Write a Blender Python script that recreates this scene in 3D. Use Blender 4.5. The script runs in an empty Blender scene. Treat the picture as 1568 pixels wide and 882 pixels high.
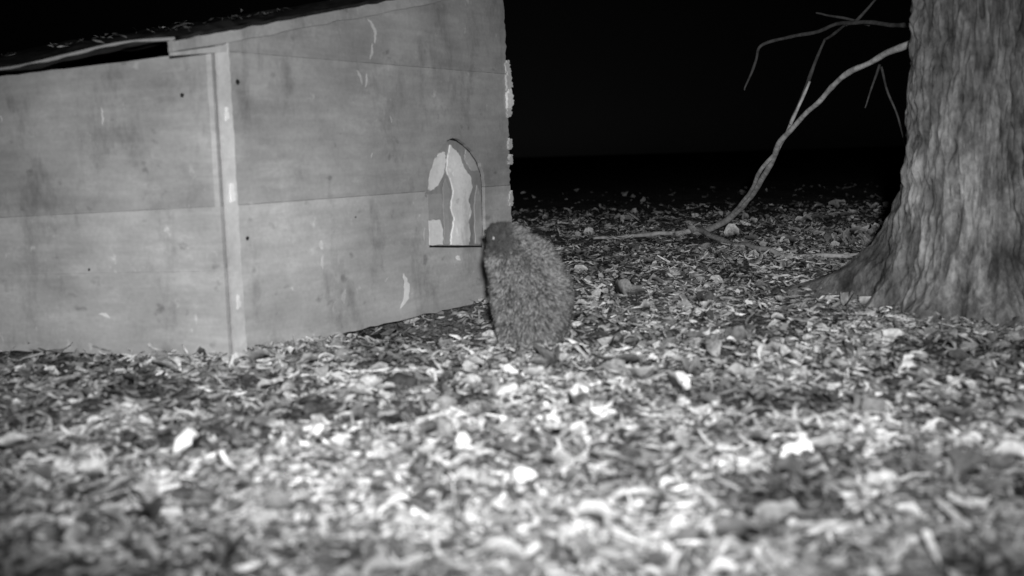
import bpy, bmesh, math, random
import numpy as np
from mathutils import Vector, Matrix, noise
random.seed(4); rng=np.random.default_rng(7)
S=bpy.context.scene
COL=S.collection

# ------------------------------------------------------------ helpers
def link(o,parent=None):
    COL.objects.link(o)
    if parent: o.parent=parent
    return o
def empty(name):
    e=bpy.data.objects.new(name,None); COL.objects.link(e); return e
def mesh_obj(name,verts,faces,mat=None,parent=None,smooth=False):
    me=bpy.data.meshes.new(name); me.from_pydata([tuple(v) for v in verts],[],faces); me.update()
    if mat: me.materials.append(mat)
    if smooth: me.polygons.foreach_set('use_smooth',[True]*len(me.polygons))
    return link(bpy.data.objects.new(name,me),parent)
def np_mesh(name,V,F,mat,attrs={},parent=None,smooth=False):
    me=bpy.data.meshes.new(name)
    n=F.shape[1]
    me.vertices.add(len(V)); me.vertices.foreach_set('co',V.astype(np.float32).ravel())
    me.loops.add(F.size); me.loops.foreach_set('vertex_index',F.astype(np.int32).ravel())
    me.polygons.add(len(F)); me.polygons.foreach_set('loop_start',np.arange(0,F.size,n,dtype=np.int32))
    me.polygons.foreach_set('loop_total',np.full(len(F),n,dtype=np.int32))
    me.update(calc_edges=True)
    if smooth: me.polygons.foreach_set('use_smooth',np.ones(len(F),dtype=bool))
    for k,a in attrs.items():
        at=me.attributes.new(k,'FLOAT','POINT'); at.data.foreach_set('value',a.astype(np.float32))
    me.materials.append(mat)
    return link(bpy.data.objects.new(name,me),parent)

def nodes(name,rough=0.85,spec=0.2):
    m=bpy.data.materials.new(name); m.use_nodes=True
    nt=m.node_tree; b=nt.nodes['Principled BSDF']
    b.inputs['Roughness'].default_value=rough
    b.inputs['Specular IOR Level'].default_value=spec
    return m,nt,b
def N(nt,t,**k):
    n=nt.nodes.new(t)
    for a,v in k.items(): setattr(n,a,v)
    return n
def noise_tex(nt,scale,detail=4,stretch=(1,1,1),rough=.55):
    tc=N(nt,'ShaderNodeTexCoord'); mp=N(nt,'ShaderNodeMapping'); mp.inputs['Scale'].default_value=stretch
    nz=N(nt,'ShaderNodeTexNoise'); nz.inputs['Scale'].default_value=scale; nz.inputs['Detail'].default_value=detail
    nz.inputs['Roughness'].default_value=rough
    nt.links.new(tc.outputs['Object'],mp.inputs['Vector']); nt.links.new(mp.outputs['Vector'],nz.inputs['Vector'])
    return nz.outputs['Fac']
def maprange(nt,src,a,b,c,d):
    m=N(nt,'ShaderNodeMapRange'); nt.links.new(src,m.inputs['Value'])
    for k,v in zip(('From Min','From Max','To Min','To Max'),(a,b,c,d)): m.inputs[k].default_value=v
    return m.outputs['Result']
def math_(nt,op,a,b):
    m=N(nt,'ShaderNodeMath',operation=op)
    for i,x in enumerate((a,b)):
        if isinstance(x,(int,float)): m.inputs[i].default_value=x
        else: nt.links.new(x,m.inputs[i])
    return m.outputs[0]
def bump(nt,b,h,strength=.3,dist=.01):
    bp=N(nt,'ShaderNodeBump'); bp.inputs['Strength'].default_value=strength; bp.inputs['Distance'].default_value=dist
    nt.links.new(h,bp.inputs['Height']); nt.links.new(bp.outputs['Normal'],b.inputs['Normal'])

def wood(name,base,grain=.11,blotch=.30,stretch=(1,1,8)):
    m,nt,b=nodes(name,.75,.25)
    g=noise_tex(nt,3.2,6,stretch,.62); bl=noise_tex(nt,1.9,5,(1,1,1.2),.62); fine=noise_tex(nt,60,3,(1,1,1))
    st=noise_tex(nt,5,7,(1,1,.45),.72); sp=noise_tex(nt,14,5,(1,1,.8),.65); sm=noise_tex(nt,3,6,(1,1,2.5),.7)
    dk=noise_tex(nt,11,3,(1,1,1.3),.5)
    v=math_(nt,'MULTIPLY',maprange(nt,g,.3,.7,1-grain,1+grain),maprange(nt,bl,.3,.7,1-blotch,1+blotch))
    v=math_(nt,'MULTIPLY',v,maprange(nt,fine,.3,.7,.94,1.06))
    v=math_(nt,'MULTIPLY',v,maprange(nt,st,.28,.47,.58,1.0))
    v=math_(nt,'MULTIPLY',v,maprange(nt,dk,.24,.34,.62,1.0))
    v=math_(nt,'MULTIPLY',v,maprange(nt,sm,.55,.72,1.0,1.25))
    v=math_(nt,'MULTIPLY',v,maprange(nt,sp,.65,.74,1.0,1.45))
    v=math_(nt,'MULTIPLY',v,base)
    nt.links.new(v,b.inputs['Base Color']); bump(nt,b,g,.2,.004)
    return m
M_ply =wood('weathered_plywood',.33)
M_ply2=wood('weathered_plywood_pale',.42)
M_ply3=wood('weathered_plywood_dark',.29)
M_trim=wood('pale_trim_wood',.55,.1,.25,(4,4,2))
M_mark=wood('scuffed_wood',.54,.15,.3,(4,4,2))
M_raw =wood('raw_chewed_wood',.76,.10,.25,(2,2,.6))
M_rawg=wood('grey_inner_ply',.28,.2,.25,(5,5,.8))
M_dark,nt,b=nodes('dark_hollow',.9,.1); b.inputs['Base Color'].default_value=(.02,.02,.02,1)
M_tar,nt,b=nodes('tar_paper',.75,.25)
t=noise_tex(nt,14,6); nt.links.new(maprange(nt,t,.35,.75,.006,.035),b.inputs['Base Color']); bump(nt,b,t,.6,.01)

# ------------------------------------------------------------ terrain
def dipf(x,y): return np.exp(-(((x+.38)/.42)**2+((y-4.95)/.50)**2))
def H(x,y):
    x=np.asarray(x,float); y=np.asarray(y,float)
    t=np.clip(y-5,0,4.5); h=.03*t
    h=h-.10*dipf(x,y)
    h=h+.010*np.sin(x*3.1+1.2)*np.sin(y*2.3+.5)+.006*np.sin(x*7.7+y*5.1)+.005*np.sin(x*5.3-y*8.9+2)
    return h
def axis(lo,hi,step,far):
    a=list(np.arange(lo,hi,step)); d=step
    x=a[-1]
    while x<far: d*=1.25; x+=d; a.append(x)
    d=step; x=a[0]; pre=[]
    while x>-far: d*=1.25; x-=d; pre.append(x)
    return np.array(pre[::-1]+a)
gx=axis(-3.2,4,.03,150); gy=axis(1.2,9,.03,150)
X,Y=np.meshgrid(gx,gy,indexing='xy')
Z=H(X,Y)
near=(np.abs(X)<5)&(Y>0)&(Y<11)
Z=Z+np.where(near,rng.normal(0,.004,Z.shape),0)
nx,ny=len(gx),len(gy)
V=np.stack([X.ravel(),Y.ravel(),Z.ravel()],1)
ii=(np.arange(ny-1)[:,None]*nx+np.arange(nx-1)[None,:]).ravel()
F=np.stack([ii,ii+1,ii+nx+1,ii+nx],1)
M_soil,nt,b=nodes('soil_and_crumbled_litter',.95,.1)
a1=noise_tex(nt,38,7,(1,1,1),.7); a2=noise_tex(nt,2.5,4); a3=noise_tex(nt,110,4,(1,1,1),.6)
v=math_(nt,'MULTIPLY',maprange(nt,a1,.38,.62,.08,.34),maprange(nt,a2,.3,.7,.6,1.2))
v=math_(nt,'MULTIPLY',v,maprange(nt,a3,.3,.7,.6,1.4))
nt.links.new(v,b.inputs['Base Color']); bump(nt,b,a1,1,.02)
np_mesh('ground',V,F,M_soil,smooth=True)

# ------------------------------------------------------------ leaf litter
P1=np.array([-1.063,4.148]); P2=np.array([-.008,5.79]); L=1.952
d1=(P2-P1)/np.linalg.norm(P2-P1); dl=np.array([-.9575,.2885])
TC=np.array([2.07,4.88])
def blocked(x,y):
    q=np.stack([x-P1[0],y-P1[1]],0)
    A=np.array([[d1[0],dl[0]],[d1[1],dl[1]]]); uv=np.linalg.inv(A)@q
    m=(uv[0]>.0)&(uv[1]>.0)&(uv[0]<L)&(uv[1]<2.7)
    m&=~((uv[1]<.35)&(uv[0]>.35))
    m|=np.hypot(x-TC[0],y-TC[1])<.40
    m|=np.hypot(x-.06,y-4.38)<.10
    m|=(rng.random(len(x))<.55*dipf(x,y))
    m|=(rng.random(len(x))<np.clip((y-6.5)/6,0,.96))     # far litter thinned by distance, imitating the lamp's fade into darkness
    return m
def lowf(x,y,s,ph):
    return (np.sin(x*s+ph)*np.cos(y*s*1.3+ph*2)+np.sin(x*s*2.1-y*s*1.7+ph*3)*.6+np.sin(x*s*.7+y*s*3.1+ph)*.5)/2.1
_lat=rng.random((256,256))
def vnoise(x,y,s):
    x=x*s+40;y=y*s+40; xi=np.floor(x).astype(int);yi=np.floor(y).astype(int); fx=x-xi;fy=y-yi
    fx=fx*fx*(3-2*fx);fy=fy*fy*(3-2*fy); g=lambda a,b:_lat[a%256,b%256]
    return (g(xi,yi)*(1-fx)+g(xi+1,yi)*fx)*(1-fy)+(g(xi,yi+1)*(1-fx)+g(xi+1,yi+1)*fx)*fy
def patch(x,y): return .26*vnoise(x,y,1.7)+.34*vnoise(x+9,y,4.1)+.40*vnoise(x,y+7,10.3)
def scatter(n,ylo,yhi,p,thin=0):
    y=ylo+(yhi-ylo)*rng.random(n)**p
    x=(rng.random(n)*2-1)*(y*.54+.6)+.1
    k=~blocked(x,y)
    if thin: k&=rng.random(n)<np.clip((patch(x,y)-.34)*5,1-thin,1)
    return x[k],y[k]
def leaves(x,y,z,size,aspect,tilt,curl,shade,seg=(5,3),bow=.35):
    n=len(x); a,bq=seg
    t=np.linspace(0,1,a); s=np.linspace(-1,1,bq)
    T,Sx=np.meshgrid(t,s,indexing='ij'); T=T.ravel();Sx=Sx.ravel()
    wprof=np.sin(np.pi*np.clip(T*.84+.08,0,1))**.6
    m=len(T)
    jit=1+rng.normal(0,.32,(n,m))
    lx=(T[None]-.5)*size[:,None]*(1+rng.normal(0,.08,(n,m)))
    ly=Sx[None]*wprof[None]*size[:,None]*aspect[:,None]*.5*jit
    cu=curl[:,None]; bend=rng.normal(0,1,(n,1))
    ly=ly+(rng.normal(0,1,(n,1))*bow*((T[None]-.5)**2))*size[:,None]
    lz=(cu*(Sx[None]**2)*.22*wprof[None]+bend*.35*(T[None]-.5)**2+rng.normal(0,.035,(n,m)))*size[:,None]
    ya=rng.random(n)*2*np.pi; ta=rng.normal(0,1,n)*tilt; ra=rng.normal(0,1,n)*tilt
    c,s_=np.cos(ra)[:,None],np.sin(ra)[:,None]; ly,lz=ly*c-lz*s_,ly*s_+lz*c
    c,s_=np.cos(ta)[:,None],np.sin(ta)[:,None]; lx,lz=lx*c-lz*s_,lx*s_+lz*c
    c,s_=np.cos(ya)[:,None],np.sin(ya)[:,None]; lx,ly=lx*c-ly*s_,lx*s_+ly*c
    V=np.stack([lx+x[:,None],ly+y[:,None],lz+z[:,None]],2).reshape(-1,3)
    q=[]
    for i in range(a-1):
        for j in range(bq-1):
            o=i*bq+j; q.append([o,o+1,o+bq+1,o+bq])
    q=np.array(q); F=(q[None]+(np.arange(n)*m)[:,None,None]).reshape(-1,4)
    return V,F,np.repeat(shade,m)
def shade_for(x,y,lo,hi,pw):
    n=len(x)
    s=lo+(hi-lo)*rng.random(n)**pw
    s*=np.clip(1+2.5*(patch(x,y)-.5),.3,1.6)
    s*=1-.6*dipf(x,y)  # leaf colour darkened in the dip, painting in the shade under the shed
    return np.clip(s,.03,.82)
parts=[]
def add(*r): parts.append(r)
x,y=scatter(19000,1.3,17,1.6,.6); n=len(x)
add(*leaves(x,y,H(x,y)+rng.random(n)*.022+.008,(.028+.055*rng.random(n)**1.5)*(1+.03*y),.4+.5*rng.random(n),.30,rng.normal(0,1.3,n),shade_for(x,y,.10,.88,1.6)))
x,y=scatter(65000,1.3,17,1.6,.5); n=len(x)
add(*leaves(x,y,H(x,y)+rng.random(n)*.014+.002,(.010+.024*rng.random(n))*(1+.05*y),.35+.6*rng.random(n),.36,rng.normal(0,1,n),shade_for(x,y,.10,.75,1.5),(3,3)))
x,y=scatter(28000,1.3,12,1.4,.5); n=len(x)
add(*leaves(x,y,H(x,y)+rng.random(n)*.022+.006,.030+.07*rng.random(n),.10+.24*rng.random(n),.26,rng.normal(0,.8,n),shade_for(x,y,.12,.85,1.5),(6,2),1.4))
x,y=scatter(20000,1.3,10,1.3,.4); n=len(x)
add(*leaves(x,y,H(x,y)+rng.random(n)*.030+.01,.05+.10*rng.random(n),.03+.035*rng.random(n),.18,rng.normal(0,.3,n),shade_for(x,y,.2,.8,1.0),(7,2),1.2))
n=200; x=rng.normal(2.45,.12,n); y=rng.normal(7.5,.12,n)
add(*leaves(x,y,H(x,y)+.10*np.exp(-((x-2.45)**2+(y-7.5)**2)/.03)*rng.random(n)+.02,.07+.07*rng.random(n),.3+.4*rng.random(n),.7,rng.normal(0,1.5,n),.15+.40*rng.random(n)))
k=350; u=rng.random(k)*.7; off=np.abs(rng.normal(0,.05,k)); nr=np.array([d1[1],-d1[0]])
x=P1[0]+d1[0]*u+nr[0]*off; y=P1[1]+d1[1]*u+nr[1]*off
add(*leaves(x,y,H(x,y)+rng.random(k)*.025,.02+.03*rng.random(k),.3+.3*rng.random(k),.5,rng.normal(0,1,k),.2+.5*rng.random(k)))
k=5000; a=rng.random(k)*math.tau; rr=.36+np.abs(rng.normal(0,.16,k)); x=TC[0]+np.cos(a)*rr; y=TC[1]+np.sin(a)*rr
add(*leaves(x,y,H(x,y)+rng.random(k)*.07*np.exp(-(rr-.36)/.1)+.006,.02+.04*rng.random(k),.15+.4*rng.random(k),.4,rng.normal(0,1,k),.12+.40*rng.random(k)))
off0=0;VV=[];FF=[];AA=[]
for V,F,A in parts:
    VV.append(V);FF.append(F+off0);AA.append(A);off0+=len(V)
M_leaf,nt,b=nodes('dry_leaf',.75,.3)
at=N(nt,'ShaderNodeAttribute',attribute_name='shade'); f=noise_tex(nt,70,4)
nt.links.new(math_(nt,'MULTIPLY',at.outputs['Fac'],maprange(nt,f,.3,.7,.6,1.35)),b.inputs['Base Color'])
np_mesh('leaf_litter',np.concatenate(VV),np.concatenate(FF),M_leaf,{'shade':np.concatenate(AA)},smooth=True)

def rock(name,c,r,sq,mat,seed):
    bm=bmesh.new(); bmesh.ops.create_icosphere(bm,subdivisions=4,radius=r)
    for v in bm.verts:
        k=1+.35*noise.noise(v.co/r*1.1+Vector((seed,0,0)))+.1*noise.noise(v.co/r*4)
        v.co=Vector((v.co.x*k,v.co.y*k*.85,v.co.z*k*sq))+Vector(c)
    me=bpy.data.meshes.new(name); bm.to_mesh(me); bm.free(); me.materials.append(mat)
    me.polygons.foreach_set('use_smooth',[True]*len(me.polygons))
    link(bpy.data.objects.new(name,me))
M_st,nt,b=nodes('dark_stone',.8); f=noise_tex(nt,40,5); nt.links.new(maprange(nt,f,.3,.7,.03,.08),b.inputs['Base Color']); bump(nt,b,f,.5,.01)
M_ps,nt,b=nodes('pale_stone',.8); f=noise_tex(nt,40,5); nt.links.new(maprange(nt,f,.3,.7,.55,.8),b.inputs['Base Color']); bump(nt,b,f,.5,.01)
rock('dark_stone',(-.364,3.43,.034),.054,.8,M_st,1)
rock('pale_stone',(-.02,3.31,.030),.038,.75,M_ps,5)
rock('pale_stone.001',(.83,4.9,.025),.028,.7,M_ps,9)
rock('pale_stone.002',(-1.17,3.3,.02),.034,.6,M_ps,13)
rock('pale_stone.003',(.38,4.55,.016),.028,.6,M_ps,21)

# ------------------------------------------------------------ shed
shed=empty('wooden_shed')
n1=np.array([d1[1],-d1[0]]); nl=np.array([-dl[1]*1.0,dl[0]])
if nl[1]>0: nl=-nl
def prism(name,poly,P0,d,nrm,a,bb,mat):
    k=len(poly); vs=[]
    for nn in (a,bb):
        for u,z in poly: vs.append((P0[0]+d[0]*u+nrm[0]*nn,P0[1]+d[1]*u+nrm[1]*nn,z))
    fs=[list(range(k)),list(range(k,2*k))[::-1]]+[[i,i+k,(i+1)%k+k,(i+1)%k] for i in range(k)]
    o=mesh_obj(name,vs,fs,mat,shed)
    bm=bmesh.new(); bm.from_mesh(o.data); bmesh.ops.recalc_face_normals(bm,faces=bm.faces); bm.to_mesh(o.data); bm.free()
    return o
def ragged(p,q,nseg,amp,seed=0):
    out=[]
    for i in range(1,nseg):
        t=i/nseg; x=p[0]+(q[0]-p[0])*t; z=p[1]+(q[1]-p[1])*t
        dx,dz=q[0]-p[0],q[1]-p[1]; l=math.hypot(dx,dz)
        o=amp*noise.noise(Vector((i*.9,seed,0)))*2+amp*.5*random.uniform(-1,1)
        out.append((x-dz/l*o,z+dx/l*o))
    return out
def rag_poly(pts,amps,segs):
    out=[]
    for i,p in enumerate(pts):
        q=pts[(i+1)%len(pts)]; out.append(p)
        if amps[i]>0: out+=ragged(p,q,segs[i],amps[i],i*3.3+p[1])
    return out
rz=lambda u:1.18+.21*(u+.234)
wa=prism('lower_panel',rag_poly([(0,.015),(L,.015),(L,.5865),(0,.587)],[.004,.008,.0004,0],[40,34,60,1]),P1,d1,n1,0,.018,M_ply2)
wb=prism('middle_panel',rag_poly([(0,.5885),(L-.005,.5885),(L-.008,1.1535),(0,1.154)],[.0004,.010,.0004,0],[60,40,60,1]),P1,d1,n1,0,.0200,M_ply)
wc=prism('gable_panel',rag_poly([(0,1.155),(L-.006,1.155),(L-.012,rz(L)-.03),(0,rz(0)-.03)],[.0004,.007,0,0],[60,26,1,1]),P1,d1,n1,0,.0185,M_ply3)
prism('seam_backing',[(0,.03),(L-.03,.03),(L-.03,1.3),(0,1.16)],P1,d1,n1,-.02,-.002,M_ply)
arch=[(1.235,.325),(1.70,.285),(1.712,.46),(1.715,.60),(1.705,.66),(1.67,.72),(1.62,.765),(1.56,.80),(1.50,.825),(1.45,.832),(1.41,.822),(1.37,.80),(1.31,.75),(1.26,.68),(1.238,.60),(1.218,.580),(1.215,.565),(1.24,.555),(1.236,.45)]
cut=prism('cutter',rag_poly(arch,[.003]*len(arch),[4]*len(arch)),P1,d1,n1,-.01,.05,M_dark)
for w in (wa,wb):
    md=w.modifiers.new('b','BOOLEAN'); md.object=cut; md.operation='DIFFERENCE'; md.solver='EXACT'
bpy.context.view_layer.update(); dg=bpy.context.evaluated_depsgraph_get()
for w in (wa,wb):
    me=bpy.data.meshes.new_from_object(w.evaluated_get(dg)); w.modifiers.clear(); w.data=me
bpy.data.objects.remove(cut)
def ply(nm,po,a,bb,m):
    return prism(nm,rag_poly(po,[.0035]*len(po),[5]*len(po)),P1,d1,n1,a,bb,m)
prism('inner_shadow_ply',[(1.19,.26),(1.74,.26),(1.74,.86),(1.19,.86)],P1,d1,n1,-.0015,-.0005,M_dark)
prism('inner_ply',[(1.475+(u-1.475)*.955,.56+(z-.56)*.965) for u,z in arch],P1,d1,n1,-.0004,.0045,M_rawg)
ply('chewed_sliver_1',[(1.250,.60),(1.27,.588),(1.33,.61),(1.375,.66),(1.40,.72),(1.395,.765),(1.355,.762),(1.31,.73),(1.268,.67)],.0046,.013,M_raw)
ply('chewed_sliver_2',[(1.25,.335),(1.355,.328),(1.36,.40),(1.335,.45),(1.25,.45)],.0046,.010,M_raw)
ply('chewed_sliver_3',[(1.25,.455),(1.33,.456),(1.37,.51),(1.36,.57),(1.25,.572)],.0046,.008,M_ply)
ply('chewed_sliver_4',[(1.42,.322),(1.565,.308),(1.585,.36),(1.57,.42),(1.60,.47),(1.575,.53),(1.615,.59),(1.60,.645),(1.545,.69),(1.52,.745),(1.475,.775),(1.44,.80),(1.42,.74),(1.405,.68),(1.435,.63),(1.455,.58),(1.43,.50),(1.455,.44),(1.43,.38)],.0046,.013,M_raw)
ply('chewed_sliver_5',[(1.63,.31),(1.69,.305),(1.69,.55),(1.66,.60),(1.63,.50)],.0046,.010,M_ply2)
ply('chewed_sliver_6',[(1.56,.73),(1.62,.67),(1.675,.67),(1.64,.725),(1.575,.775)],.0046,.010,M_ply2)
ply('chewed_sliver_7',[(1.37,.33),(1.41,.328),(1.415,.50),(1.43,.58),(1.40,.64),(1.375,.60),(1.375,.46)],.0046,.007,M_ply)
W=2.7
prism('front_panel_bottom',rag_poly([(0,.015),(W,.03),(W,.3015),(0,.3455)],[.003,0,.0003,0],[50,1,60,1]),P1,dl,nl,0,.018,M_ply2)
prism('front_panel_lower',[(0,.346),(W,.302),(W,.505),(0,.587)],P1,dl,nl,0,.0183,M_ply2)
prism('front_panel_upper',rag_poly([(0,.588),(W,.506),(W,.98),(1.07,1.10),(0,1.154)],[.0004,0,0,.002,.002],[60,1,1,20,20]),P1,dl,nl,0,.0200,M_ply)
prism('front_backing',[(0.03,.03),(W,.04),(W,.96),(.03,1.13)],P1,dl,nl,-.02,-.002,M_ply)
prism('corner_trim',rag_poly([(-.020,.01),(.040,.012),(.038,1.185),(-.020,1.16)],[0,.003,0,.002],[1,50,1,50]),P1,d1,n1,.0205,.032,M_trim)
prism('corner_batten',rag_poly([(.0,.012),(.024,.012),(.020,1.15),(.0,1.15)],[0,.0015,0,0],[1,40,1,1]),P1,dl,nl,.0205,.028,M_ply2)
for i,(z,h,w_) in enumerate([(.60,.07,.025),(.2,.05,.02),(.9,.05,.018)]):
    prism('chewed_trim_%d'%i,rag_poly([(.0,z),(w_,z+.01),(w_*.7,z+h),(.005,z+h)],[.004]*4,[6]*4),P1,d1,n1,.0322,.037,M_raw)
prism('rake_board',rag_poly([(-.234,rz(-.234)-.045),(.05,rz(.05)-.052),(L+.03,rz(L)-.05),(L+.03,rz(L)),(-.234,rz(-.234))],[.002,.004,0,.002,.002],[8,30,1,30,4]),P1,d1,n1,.0205,.045,M_ply)
prism('rake_end_block',[(-.23,1.122),(.02,1.150),(.025,1.176),(-.23,1.134)],P1,d1,n1,.0207,.041,M_ply2)
P3=P1+dl*W; P4=P3+d1*L
prism('far_wall',[(0,.015),(W,.015),(W,1.4),(0,1.60)],P2,dl,-nl,-.02,0,M_ply3)
prism('side_wall',[(0.02,.015),(L,.015),(L,1.36),(0.02,.96)],P3,d1,-n1,-.02,0,M_ply3)
def slab(name,pts,z0,z1,mat):
    k=len(pts); vs=[(p[0],p[1],z0) for p in pts]+[(p[0],p[1],z1) for p in pts]
    fs=[list(range(k))[::-1],list(range(k,2*k))]+[[i,(i+1)%k,(i+1)%k+k,i+k] for i in range(k)]
    return mesh_obj(name,vs,fs,mat,shed)
c=(P1+P2+P3+P4)/4; sh=lambda p,f=.97:c+(p-c)*f
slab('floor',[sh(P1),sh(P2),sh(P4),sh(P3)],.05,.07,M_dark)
for i,p in enumerate([P1,P2,P3,P4]):
    q=c+(p-c)*.80
    slab('block_%d'%i,[q+np.array(o) for o in ((-.1,-.1),(.1,-.1),(.1,.1),(-.1,.1))],-.12,.05,M_dark)
E=np.array([-1.19,3.951])
nu,nv=120,110
us=np.linspace(-.0,W+.1,nu); vs_=np.linspace(0,L+.45,nv)
U,Vv=np.meshgrid(us,vs_,indexing='xy')
RX=E[0]+dl[0]*(U-.03)+d1[0]*Vv+n1[0]*.03; RY=E[1]+dl[1]*(U-.03)+d1[1]*Vv+n1[1]*.03
RZ=1.187-.075*U+.21*Vv
for j in range(nv):
    for i in range(nu):
        p=Vector((U[j,i]*2.2,Vv[j,i]*5,0))
        RZ[j,i]+=.028*noise.noise(p)+.022*noise.noise(p*3.1)*(1 if Vv[j,i]>.02 else .5)
        if U[j,i]<.05: RZ[j,i]=1.187-.075*U[j,i]+.21*Vv[j,i]+.006*noise.noise(p*3)
top=np.stack([RX.ravel(),RY.ravel(),RZ.ravel()],1); bot=top-np.array([0,0,.014])
ii=(np.arange(nv-1)[:,None]*nu+np.arange(nu-1)[None,:]).ravel()
F1=np.stack([ii,ii+nu,ii+nu+1,ii+1],1); o=len(top)
fr=[]
for i in range(nu-1): fr.append([i,i+1,i+1+o,i+o]); q=(nv-1)*nu+i; fr.append([q,q+1,q+1+o,q+o])
for j in range(nv-1): q=j*nu; fr.append([q,q+nu,q+nu+o,q+o]); q=j*nu+nu-1; fr.append([q,q+nu,q+nu+o,q+o])
np_mesh('tar_paper_roof',np.concatenate([top,bot]),np.concatenate([F1,F1[:,::-1]+o,np.array(fr)]),M_tar,parent=shed,smooth=True)
n=55; u=rng.random(n)*1.9; v=.05+rng.random(n)*1.6
x=E[0]+dl[0]*u+d1[0]*v; y=E[1]+dl[1]*u+d1[1]*v
Va,Fa,Aa=leaves(x,y,1.187-.075*u+.21*v+.020,.03+.09*rng.random(n),.02+.04*rng.random(n),.2,rng.normal(0,.4,n),.04+.30*rng.random(n)**2,(6,2),.6)
np_mesh('roof_twigs',Va,Fa,M_leaf,{'shade':Aa},parent=shed)
k=60; uu=np.linspace(0,2.4,k); vs=[];fs=[]
for i,u in enumerate(uu):
    p=E+dl*(u-.03)+n1*.03
    zz=1.187-.075*u+.024*noise.noise(Vector((u*2.2,0,0)))-.006
    hgt=.006+.010*noise.noise(Vector((u*9,3,0)))
    pp=p+nl*.004
    vs+=[(pp[0]-d1[0]*.004,pp[1]-d1[1]*.004,zz-hgt),(pp[0]-d1[0]*.004,pp[1]-d1[1]*.004,zz+.003)]
    if i: fs.append([2*i-2,2*i,2*i+1,2*i-1])
mesh_obj('eave_edge_strip',vs,fs,M_ply3,shed)

def blob(pts_c,w,n0,P,d,nn,mat,nm):
    up=[];dn=[]
    for i,(u,z) in enumerate(pts_c):
        t=i/(len(pts_c)-1); ww=w*(math.sin(math.pi*(t*.94+.03)))*random.uniform(.7,1.2)
        a=pts_c[max(i-1,0)]; bq=pts_c[min(i+1,len(pts_c)-1)]
        dx,dz=bq[0]-a[0],bq[1]-a[1]; l=math.hypot(dx,dz)+1e-9
        up.append((u-dz/l*ww,z+dx/l*ww)); dn.append((u+dz/l*ww*.8,z-dx/l*ww*.8))
    prism(nm,up+dn[::-1],P,d,nn,n0-.001,n0+.0012,mat)
def stroke(p,q,w,bow,k=13):
    out=[]
    for i in range(k):
        t=i/(k-1); dx,dz=q[0]-p[0],q[1]-p[1]; o=bow*math.sin(math.pi*t)+random.uniform(-.04,.04)
        out.append((p[0]+dx*t-dz*o,p[1]+dz*t+dx*o))
    return out
R=(P1,d1,n1)
marks=[((1.00,.07),(1.03,.225),.024,-.28,.018,M_raw),((.62,.14),(.635,.20),.013,.1,.018,M_trim),
 ((.50,.30),(.51,.36),.008,.1,.018,M_mark),((.505,.38),(.50,.42),.012,.1,.018,M_mark),((1.44,.26),(1.48,.24),.012,.1,.018,M_raw),
 ((.86,1.34),(.90,1.24),.010,.2,.0185,M_mark),((.88,1.24),(.86,1.17),.008,.1,.0185,M_mark),((.77,1.12),(.80,1.06),.008,.1,.02,M_mark),((.83,1.11),(.82,1.05),.006,.1,.02,M_mark),
 ((.98,.93),(.99,.90),.005,.1,.02,M_mark),((.84,.75),(.85,.77),.004,.1,.02,M_mark),
 ((.55,.11),(.57,.16),.003,.1,.018,M_mark),((.9,.2),(.93,.22),.003,.1,.018,M_mark),((1.2,.36),(1.21,.42),.004,.1,.018,M_mark)]
for i,(p,q,w,bow,n0,m) in enumerate(marks): blob(stroke(p,q,w,bow),w,n0,*R,m,'gnaw_mark_%d'%i)
LL=(P1,dl,nl)
for i,(p,q,w,bow,n0,m) in enumerate([((.15,.43),(.19,.44),.006,.1,.0183,M_trim),((.52,.16),(.57,.175),.008,.1,.018,M_raw),((1.03,.06),(1.04,.22),.003,-.2,.018,M_mark),
  ((.49,.90),(.49,.97),.004,.05,.02,M_mark),((.95,.93),(.96,.96),.003,.2,.02,M_mark)]):
    blob(stroke(p,q,w,bow),w,n0,*LL,m,'scratch_%d'%i)
def disc(c,r,n0,P,d,nn,nm):
    po=[(c[0]+r*math.cos(a)*random.uniform(.8,1.2),c[1]+r*math.sin(a)*random.uniform(.8,1.2)) for a in [i*math.tau/12 for i in range(12)]]
    prism(nm,po,P,d,nn,n0-.002,n0+.0012,M_dark)
disc((.085,1.045),.010,.02,*R,'knot_hole_1'); disc((.09,.46),.008,.018,*R,'knot_hole_2'); disc((.72,.5),.004,.018,*R,'nail_1')
disc((.135,1.0),.008,.02,*LL,'knot_hole_3'); disc((.6,.35),.005,.0183,*LL,'nail_2')
for i,(z,hh,ww) in enumerate([(1.19,.07,.018),(1.12,.10,.030),(1.03,.10,.038),(.97,.07,.025),(.80,.05,.016),(.72,.05,.010),(.52,.08,.008)]):
    prism('torn_edge_%d'%i,rag_poly([(L-.03,z-hh/2),(L+ww*.2,z-hh*.45),(L+ww,z-.1*hh),(L+ww*.3,z+hh/2),(L-.025,z+hh*.3)],[.010]*5,[5]*5),P1,d1,n1,.0215,.030+.003*(i%3),M_raw if i in(2,) else M_trim)

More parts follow.
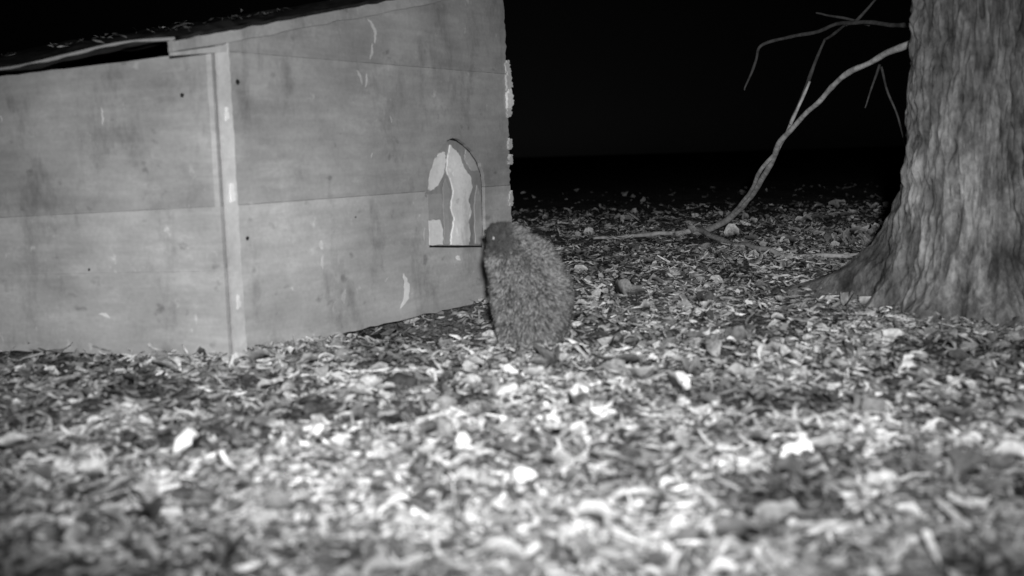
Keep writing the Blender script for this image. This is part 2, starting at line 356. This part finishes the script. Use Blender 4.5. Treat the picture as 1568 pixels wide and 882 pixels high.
# ------------------------------------------------------------ tree
tree=empty('tree')
M_bark,nt,b=nodes('furrowed_bark',.9,.15)
g=noise_tex(nt,11,8,(1,1,.38),.7); g2=noise_tex(nt,2.3,4,(1,1,.6)); g3=noise_tex(nt,42,6,(1,1,.6),.65)
at=N(nt,'ShaderNodeAttribute',attribute_name='ridge')
v=math_(nt,'MULTIPLY',maprange(nt,g,.38,.62,.45,1.4),maprange(nt,g2,.3,.7,.65,1.35))
v=math_(nt,'MULTIPLY',v,maprange(nt,g3,.3,.7,.6,1.4))
v=math_(nt,'MULTIPLY',v,maprange(nt,at.outputs['Fac'],0,1,.35,1.2))
nt.links.new(math_(nt,'MULTIPLY',v,.23),b.inputs['Base Color']); bump(nt,b,g3,1,.012)
nt_,nz_=520,560
zs=np.concatenate([np.linspace(-.15,1.9,470),np.linspace(1.93,5.5,90)])
Vt=np.zeros((nz_,nt_,3)); Rg=np.zeros((nz_,nt_))
lobes=[(math.radians(135),.95,.26,.17),(math.radians(178),.22,.35,.2),(math.radians(222),.28,.28,.15),(math.radians(262),.24,.30,.18),(math.radians(305),.34,.3,.16),(math.radians(40),.3,.4,.16)]
for j,z in enumerate(zs):
    base=.315-.02*min(max(z,0),2) - .04*max(z-2,0)
    fz2=math.exp(-max(z,0)/.45)
    for i in range(nt_):
        th=i*math.tau/nt_
        r=base+.05*fz2
        for a,amp,wd,zz in lobes:
            dd=(th-a+math.pi)%math.tau-math.pi
            r+=amp*math.exp(-(dd/wd)**2)*(math.exp(-max(z,-.08)/zz)*.7+.08*fz2)
        cx,sx=math.cos(th),math.sin(th)
        w=noise.noise(Vector((cx*2,sx*2,z*2.0)))*.9
        a=noise.noise(Vector((cx*5.5+w,sx*5.5+w,z*2.6)))
        bb=noise.noise(Vector((cx*12,sx*12+w,z*7+7)))
        cc=noise.noise(Vector((cx*26,sx*26,z*20)))
        dd2=noise.noise(Vector((cx*7+3,sx*7,z*9)))
        rid=min(1,abs(a)*2.6)*.5+min(1,abs(bb)*2.6)*.3+min(1,max(0,.5+dd2))*.2
        Rg[j,i]=rid
        r+=.030*(rid-.6)+.012*cc+.016*dd2+.026*noise.noise(Vector((cx*1.3,sx*1.3,z*.9+3)))
        Vt[j,i]=(TC[0]+cx*r,TC[1]+sx*r,z)
idx=np.arange(nz_*nt_).reshape(nz_,nt_)
F=np.stack([idx[:-1],np.roll(idx,-1,1)[:-1],np.roll(idx,-1,1)[1:],idx[1:]],2).reshape(-1,4)
np_mesh('trunk',Vt.reshape(-1,3),F,M_bark,{'ridge':Rg.ravel()},parent=tree,smooth=True)
def tubes(name,splines,mat,parent=None,jit=.01):
    cu=bpy.data.curves.new(name,'CURVE'); cu.dimensions='3D'; cu.bevel_depth=1; cu.bevel_resolution=3; cu.use_fill_caps=True
    for pts in splines:
        P=[Vector(p[:3]) for p in pts]; Rr=[p[3] for p in pts]; out=[]
        for i in range(len(P)-1):
            p0=P[max(i-1,0)];p1=P[i];p2=P[i+1];p3=P[min(i+2,len(P)-1)]
            for s in range(8):
                t=s/8; q=.5*((2*p1)+(p2-p0)*t+(2*p0-5*p1+4*p2-p3)*t*t+(3*p1-p0-3*p2+p3)*t**3)
                rr=Rr[i]+(Rr[i+1]-Rr[i])*t
                q+=Vector([noise.noise(q*5+Vector((k*9,0,0)))*jit for k in range(3)])
                out.append((q,rr*(1+.25*noise.noise(q*14))))
        out.append((P[-1],Rr[-1]))
        sp=cu.splines.new('POLY'); sp.points.add(len(out)-1)
        for k,(q,rr) in enumerate(out): sp.points[k].co=(*q,1); sp.points[k].radius=rr
    cu.materials.append(mat)
    return link(bpy.data.objects.new(name,cu),parent)
limbs=[]
for k in range(11):
    a=k*2.4; z=2.6+k*.27; c0=Vector((TC[0],TC[1],z)); l=2.2-.08*k
    d=Vector((math.cos(a),math.sin(a),.55))
    p=[(*(c0+d*l*t+Vector((0,0,.25*t*t))),.09*(1-t)+.012) for t in (0,.25,.5,.75,1)]
    limbs.append(p)
    for m in range(5):
        t=.35+.15*m; q=c0+d*l*t+Vector((0,0,.25*t*t)); e=Vector((math.cos(a+(-1)**m*.9),math.sin(a+(-1)**m*.9),.5+.2*m))
        limbs.append([(*q,.022),(*(q+e*.4),.013),(*(q+e*.8+Vector((0,0,.1))),.005)])
tubes('limbs',limbs,M_bark,tree,.05)

M_br,nt,b=nodes('bare_branch_wood',.8,.2); f=noise_tex(nt,25,5); nt.links.new(maprange(nt,f,.35,.65,.34,.68),b.inputs['Base Color'])
M_tw,nt,b=nodes('dark_twig_bark',.85,.15); f=noise_tex(nt,25,5); nt.links.new(maprange(nt,f,.35,.65,.045,.10),b.inputs['Base Color'])
fb=empty('fallen_branch')
tubes('main_stem',[[(2.05,5.12,1.25,.018),(1.905,5.3,1.211,.017),(1.836,5.6,1.163,.015),(1.764,5.9,1.089,.014),(1.710,6.2,.968,.014),(1.629,6.6,.798,.016),(1.622,6.9,.642,.018),(1.608,7.4,.422,.020),(1.53,7.9,.22,.022),(1.375,8.24,.11,.024)],
 [(1.728,6.4,1.10,.007),(1.665,6.5,.92,.010),(1.640,6.72,.75,.012),(1.575,6.95,.60,.013),(1.58,7.3,.45,.013),(1.55,7.7,.30,.012)]],M_br,fb,.012)
g_=lambda x,y,r:(x,y,float(H(x,y))+r*.8+.02,r)
tubes('ground_stem',[[g_(.604,7.99,.010),g_(.9,8.1,.015),g_(1.375,8.24,.020)],[g_(1.375,8.24,.022),g_(1.5,7.5,.018),g_(1.64,6.81,.016),g_(1.95,6.75,.014),g_(2.38,6.85,.011)]],M_br,fb,.03)
tubes('twigs',[[(1.79,6.3,1.33,.008),(1.728,6.4,1.122,.011),(1.654,6.55,.871,.012)],
 [(2.06,5.2,1.27,.014),(2.013,5.6,1.31,.012),(1.826,6.0,1.384,.011),(1.664,6.3,1.351,.010),(1.491,6.5,1.329,.009),(1.446,6.5,1.231,.009),(1.377,6.5,1.073,.004)],
 [(1.931,6.0,1.37,.009),(1.736,6.3,1.474,.005)],[(1.964,6,1.50,.006),(1.86,6.0,1.39,.009)],[(1.79,6.3,1.33,.008),(1.83,6.05,1.38,.008)],
 [(1.852,5.6,1.14,.007),(1.82,5.7,.927,.003)],[(1.86,5.6,1.13,.006),(1.96,5.65,.9,.005),(2.047,5.7,.673,.003)]],M_tw,fb,.015)

# ------------------------------------------------------------ porcupine
porc=empty('porcupine')
B=Vector((.068,4.30,float(H(.06,4.30))-.008)); ZS=1.06
bm=bmesh.new()
def ell(c,r,rot=0,ax='Y'):
    mt=Matrix.Translation(c)@Matrix.Rotation(rot,4,ax)@Matrix.Diagonal((*r,1))
    bmesh.ops.create_icosphere(bm,subdivisions=4,radius=1,matrix=mt)
ell((.014,.02,.125),(.122,.145,.128))
ell((.022,.01,.195),(.130,.138,.150))
ell((-.004,.0,.290),(.120,.118,.125),-.42)
ell((-.062,.0,.225),(.078,.11,.17),.03)
ell((-.078,.0,.32),(.070,.10,.11))
ell((-.068,-.005,.370),(.085,.088,.082),-.2)
ell((-.095,-.010,.420),(.060,.064,.055))
ell((-.126,-.010,.430),(.040,.046,.044))
ell((-.145,-.010,.442),(.022,.028,.026))
ell((-.112,.0,.37),(.048,.07,.07))
ell((-.068,-.050,.11),(.05,.055,.095),.16)
ell((-.068,.09,.11),(.05,.045,.095),.16)
ell((-.058,-.072,.020),(.045,.028,.018))
ell((-.058,.09,.020),(.045,.028,.018))
for s in (-1,1):
    ell((-.085,.06+s*.04,.285),(.03,.028,.06),.5); ell((-.115,.075+s*.03,.25),(.022,.02,.045),1.1); ell((-.130,.08+s*.028,.262),(.018,.014,.022))
for k in range(7):
    ell((.03+.018*k,.13+.035*k,.045-.004*k),(.05-.004*k,.05-.003*k,.035-.003*k))
me=bpy.data.meshes.new('b'); bm.to_mesh(me); bm.free()
bo=bpy.data.objects.new('b',me); COL.objects.link(bo)
md=bo.modifiers.new('r','REMESH'); md.mode='VOXEL'; md.voxel_size=.008
md=bo.modifiers.new('s','SMOOTH'); md.iterations=12; md.factor=.6
bpy.context.view_layer.update(); dg=bpy.context.evaluated_depsgraph_get()
me2=bpy.data.meshes.new_from_object(bo.evaluated_get(dg)); bpy.data.objects.remove(bo)
me2.transform(Matrix.Translation(B)@Matrix.Diagonal((1,1,ZS,1))); me2.name='body'
M_skin,nt,b=nodes('dark_underfur',.95,.05); f=noise_tex(nt,60,4); nt.links.new(maprange(nt,f,.3,.7,.04,.09),b.inputs['Base Color'])
me2.materials.clear(); me2.materials.append(M_skin); me2.polygons.foreach_set('use_smooth',[True]*len(me2.polygons))
body=link(bpy.data.objects.new('body',me2),porc)
npv=len(me2.polygons)
cen=np.zeros(npv*3); nor=np.zeros(npv*3); ar=np.zeros(npv)
me2.polygons.foreach_get('center',cen); me2.polygons.foreach_get('normal',nor); me2.polygons.foreach_get('area',ar)
cen=cen.reshape(-1,3); nor=nor.reshape(-1,3)
nq=36000
pick=rng.choice(npv,nq,p=ar/ar.sum())
p=cen[pick]+rng.normal(0,.003,(nq,3)); nn=nor[pick]
loc=p-np.array(B)
headw=np.clip((-(loc[:,0]+.040)/.05),0,1)*np.clip((loc[:,2]-.37)/.04,0,1)
feet=(loc[:,2]<.035)&(loc[:,0]<-.03)
belly=np.clip((-loc[:,0]-.11)/.03,0,1)*(loc[:,2]<.33)*.6
keep=~(feet|((loc[:,0]<-.15)&(loc[:,2]>.43)))
sweep=np.stack([.35+0*loc[:,0],.15+0*loc[:,0],-.9+0*loc[:,0]],1)
sweep[loc[:,2]>.44]=(.9,.1,-.1)
sw=sweep-nn*np.sum(sweep*nn,1)[:,None]; sw/=np.linalg.norm(sw,axis=1)[:,None]+1e-6
lift=1.2+.9*rng.random(nq)-.8*headw
dirq=sw+nn*lift[:,None]+rng.normal(0,.25,(nq,3)); dirq/=np.linalg.norm(dirq,axis=1)[:,None]
ln=(.014+.018*rng.random(nq))*(1-.6*headw)*(1-.4*belly)
p=p[keep];dirq=dirq[keep];ln=ln[keep];nn=nn[keep];headw=headw[keep];belly=belly[keep];nq=len(p)
side=np.cross(dirq,rng.normal(0,1,(nq,3))); side/=np.linalg.norm(side,axis=1)[:,None]
s2=np.cross(dirq,side); w=((.0014+.0009*rng.random(nq))*(1-.4*headw))[:,None]
rings=[]
for t,ww in ((0,1),(.6,.9)):
    c=p+dirq*(ln*t)[:,None]
    for a in (0,2.094,4.189): rings.append(c+side*w*ww*math.cos(a)+s2*w*ww*math.sin(a))
rings.append(p+dirq*ln[:,None])
V=np.stack(rings,1).reshape(-1,3)
tri=[]
for a in range(3):
    b2=(a+1)%3; tri+=[[a,b2,3+b2],[a,3+b2,3+a],[3+a,3+b2,6]]
F=(np.array(tri)[None]+(np.arange(nq)*7)[:,None,None]).reshape(-1,3)
cl_=np.array([noise.noise(Vector(q)*45) for q in p])
tone=(.75+.5*rng.random(nq))*(1-.72*headw)*(1-.35*belly)*(rng.choice([.3,1,1.8],nq,p=[.35,.4,.25]))*(1+.9*cl_)
tip=np.tile(np.array([.2,.2,.2,.7,.7,.7,1.5]),(nq,1))*tone[:,None]
M_q,nt,b=nodes('quill_keratin',.6,.3); at=N(nt,'ShaderNodeAttribute',attribute_name='tip')
nt.links.new(maprange(nt,at.outputs['Fac'],0,1.5,.03,.42),b.inputs['Base Color'])
np_mesh('quills',V,F,M_q,{'tip':tip.ravel()},parent=porc)
def ball(name,c,r,mat,sc=(1,1,1)):
    c=Vector((c[0],c[1],c[2]*ZS))
    bm=bmesh.new(); bmesh.ops.create_icosphere(bm,subdivisions=3,radius=r,matrix=Matrix.Translation(B+c)@Matrix.Diagonal((*sc,1)))
    me=bpy.data.meshes.new(name); bm.to_mesh(me); bm.free(); me.materials.append(mat); me.polygons.foreach_set('use_smooth',[True]*len(me.polygons))
    link(bpy.data.objects.new(name,me),porc)
M_eye,nt,b=nodes('eyeshine',.3,.8); b.inputs['Base Color'].default_value=(.75,.75,.75,1)
M_nose,nt,b=nodes('nose_leather',.4,.5); b.inputs['Base Color'].default_value=(.03,.03,.03,1)
ball('eye',(-.132,-.055,.424),.0058,M_eye); ball('eye_far',(-.132,.036,.424),.0058,M_nose)
ball('nose',(-.165,-.010,.446),.009,M_nose,(.7,1,.9))
ball('ear',(-.075,-.070,.445),.013,M_skin,(.9,.5,1.2)); ball('ear_far',(-.075,.050,.445),.013,M_skin,(.9,.5,1.2))
cl=[]
for f_ in (-.072,.09):
    for k in range(4): cl.append([(B.x-.090,B.y+f_-.018+.012*k,B.z+.018,.004),(B.x-.102,B.y+f_-.019+.013*k,B.z+.013,.003),(B.x-.112,B.y+f_-.020+.014*k,B.z+.004,.001)])
tubes('claws',cl,M_nose,porc,0)

# ------------------------------------------------------------ night sky + infrared lamp of the trail camera
w=bpy.data.worlds.new('World'); S.world=w; w.use_nodes=True; nt=w.node_tree
sk=nt.nodes.new('ShaderNodeTexSky'); sk.sky_type='NISHITA'; sk.sun_disc=False; sk.sun_elevation=math.radians(2); sk.sun_rotation=math.radians(0)
bw=nt.nodes.new('ShaderNodeRGBToBW'); nt.links.new(sk.outputs[0],bw.inputs[0]); bg=nt.nodes['Background']
nt.links.new(bw.outputs[0],bg.inputs['Color']); bg.inputs['Strength'].default_value=.00013
lamp=bpy.data.lights.new('infrared_lamp','SPOT'); lamp.energy=1030; lamp.spot_size=math.radians(44); lamp.spot_blend=1; lamp.shadow_soft_size=.05; lamp.color=(1,1,1)
lo=link(bpy.data.objects.new('infrared_lamp',lamp)); lo.location=(.08,-.22,.90)
tgt=Vector((.05,4.6,.40)); lo.rotation_euler=(tgt-lo.location).to_track_quat('-Z','Y').to_euler(); lo.scale=(1.85,1,1)

# ------------------------------------------------------------ camera
cam=bpy.data.cameras.new('camera'); co=link(bpy.data.objects.new('camera',cam))
cam.lens=39.03; cam.sensor_width=36; cam.clip_end=500; cam.clip_start=.05
co.matrix_world=Matrix.Translation((0,0,.75))@Matrix.Rotation(math.radians(90-6.91),4,'X')@Matrix.Rotation(-.03,4,'Z')
cam.dof.use_dof=True; cam.dof.focus_distance=7.0; cam.dof.aperture_fstop=1.8
S.camera=co
S.view_settings.view_transform='Standard'; S.view_settings.look='None'; S.view_settings.exposure=0
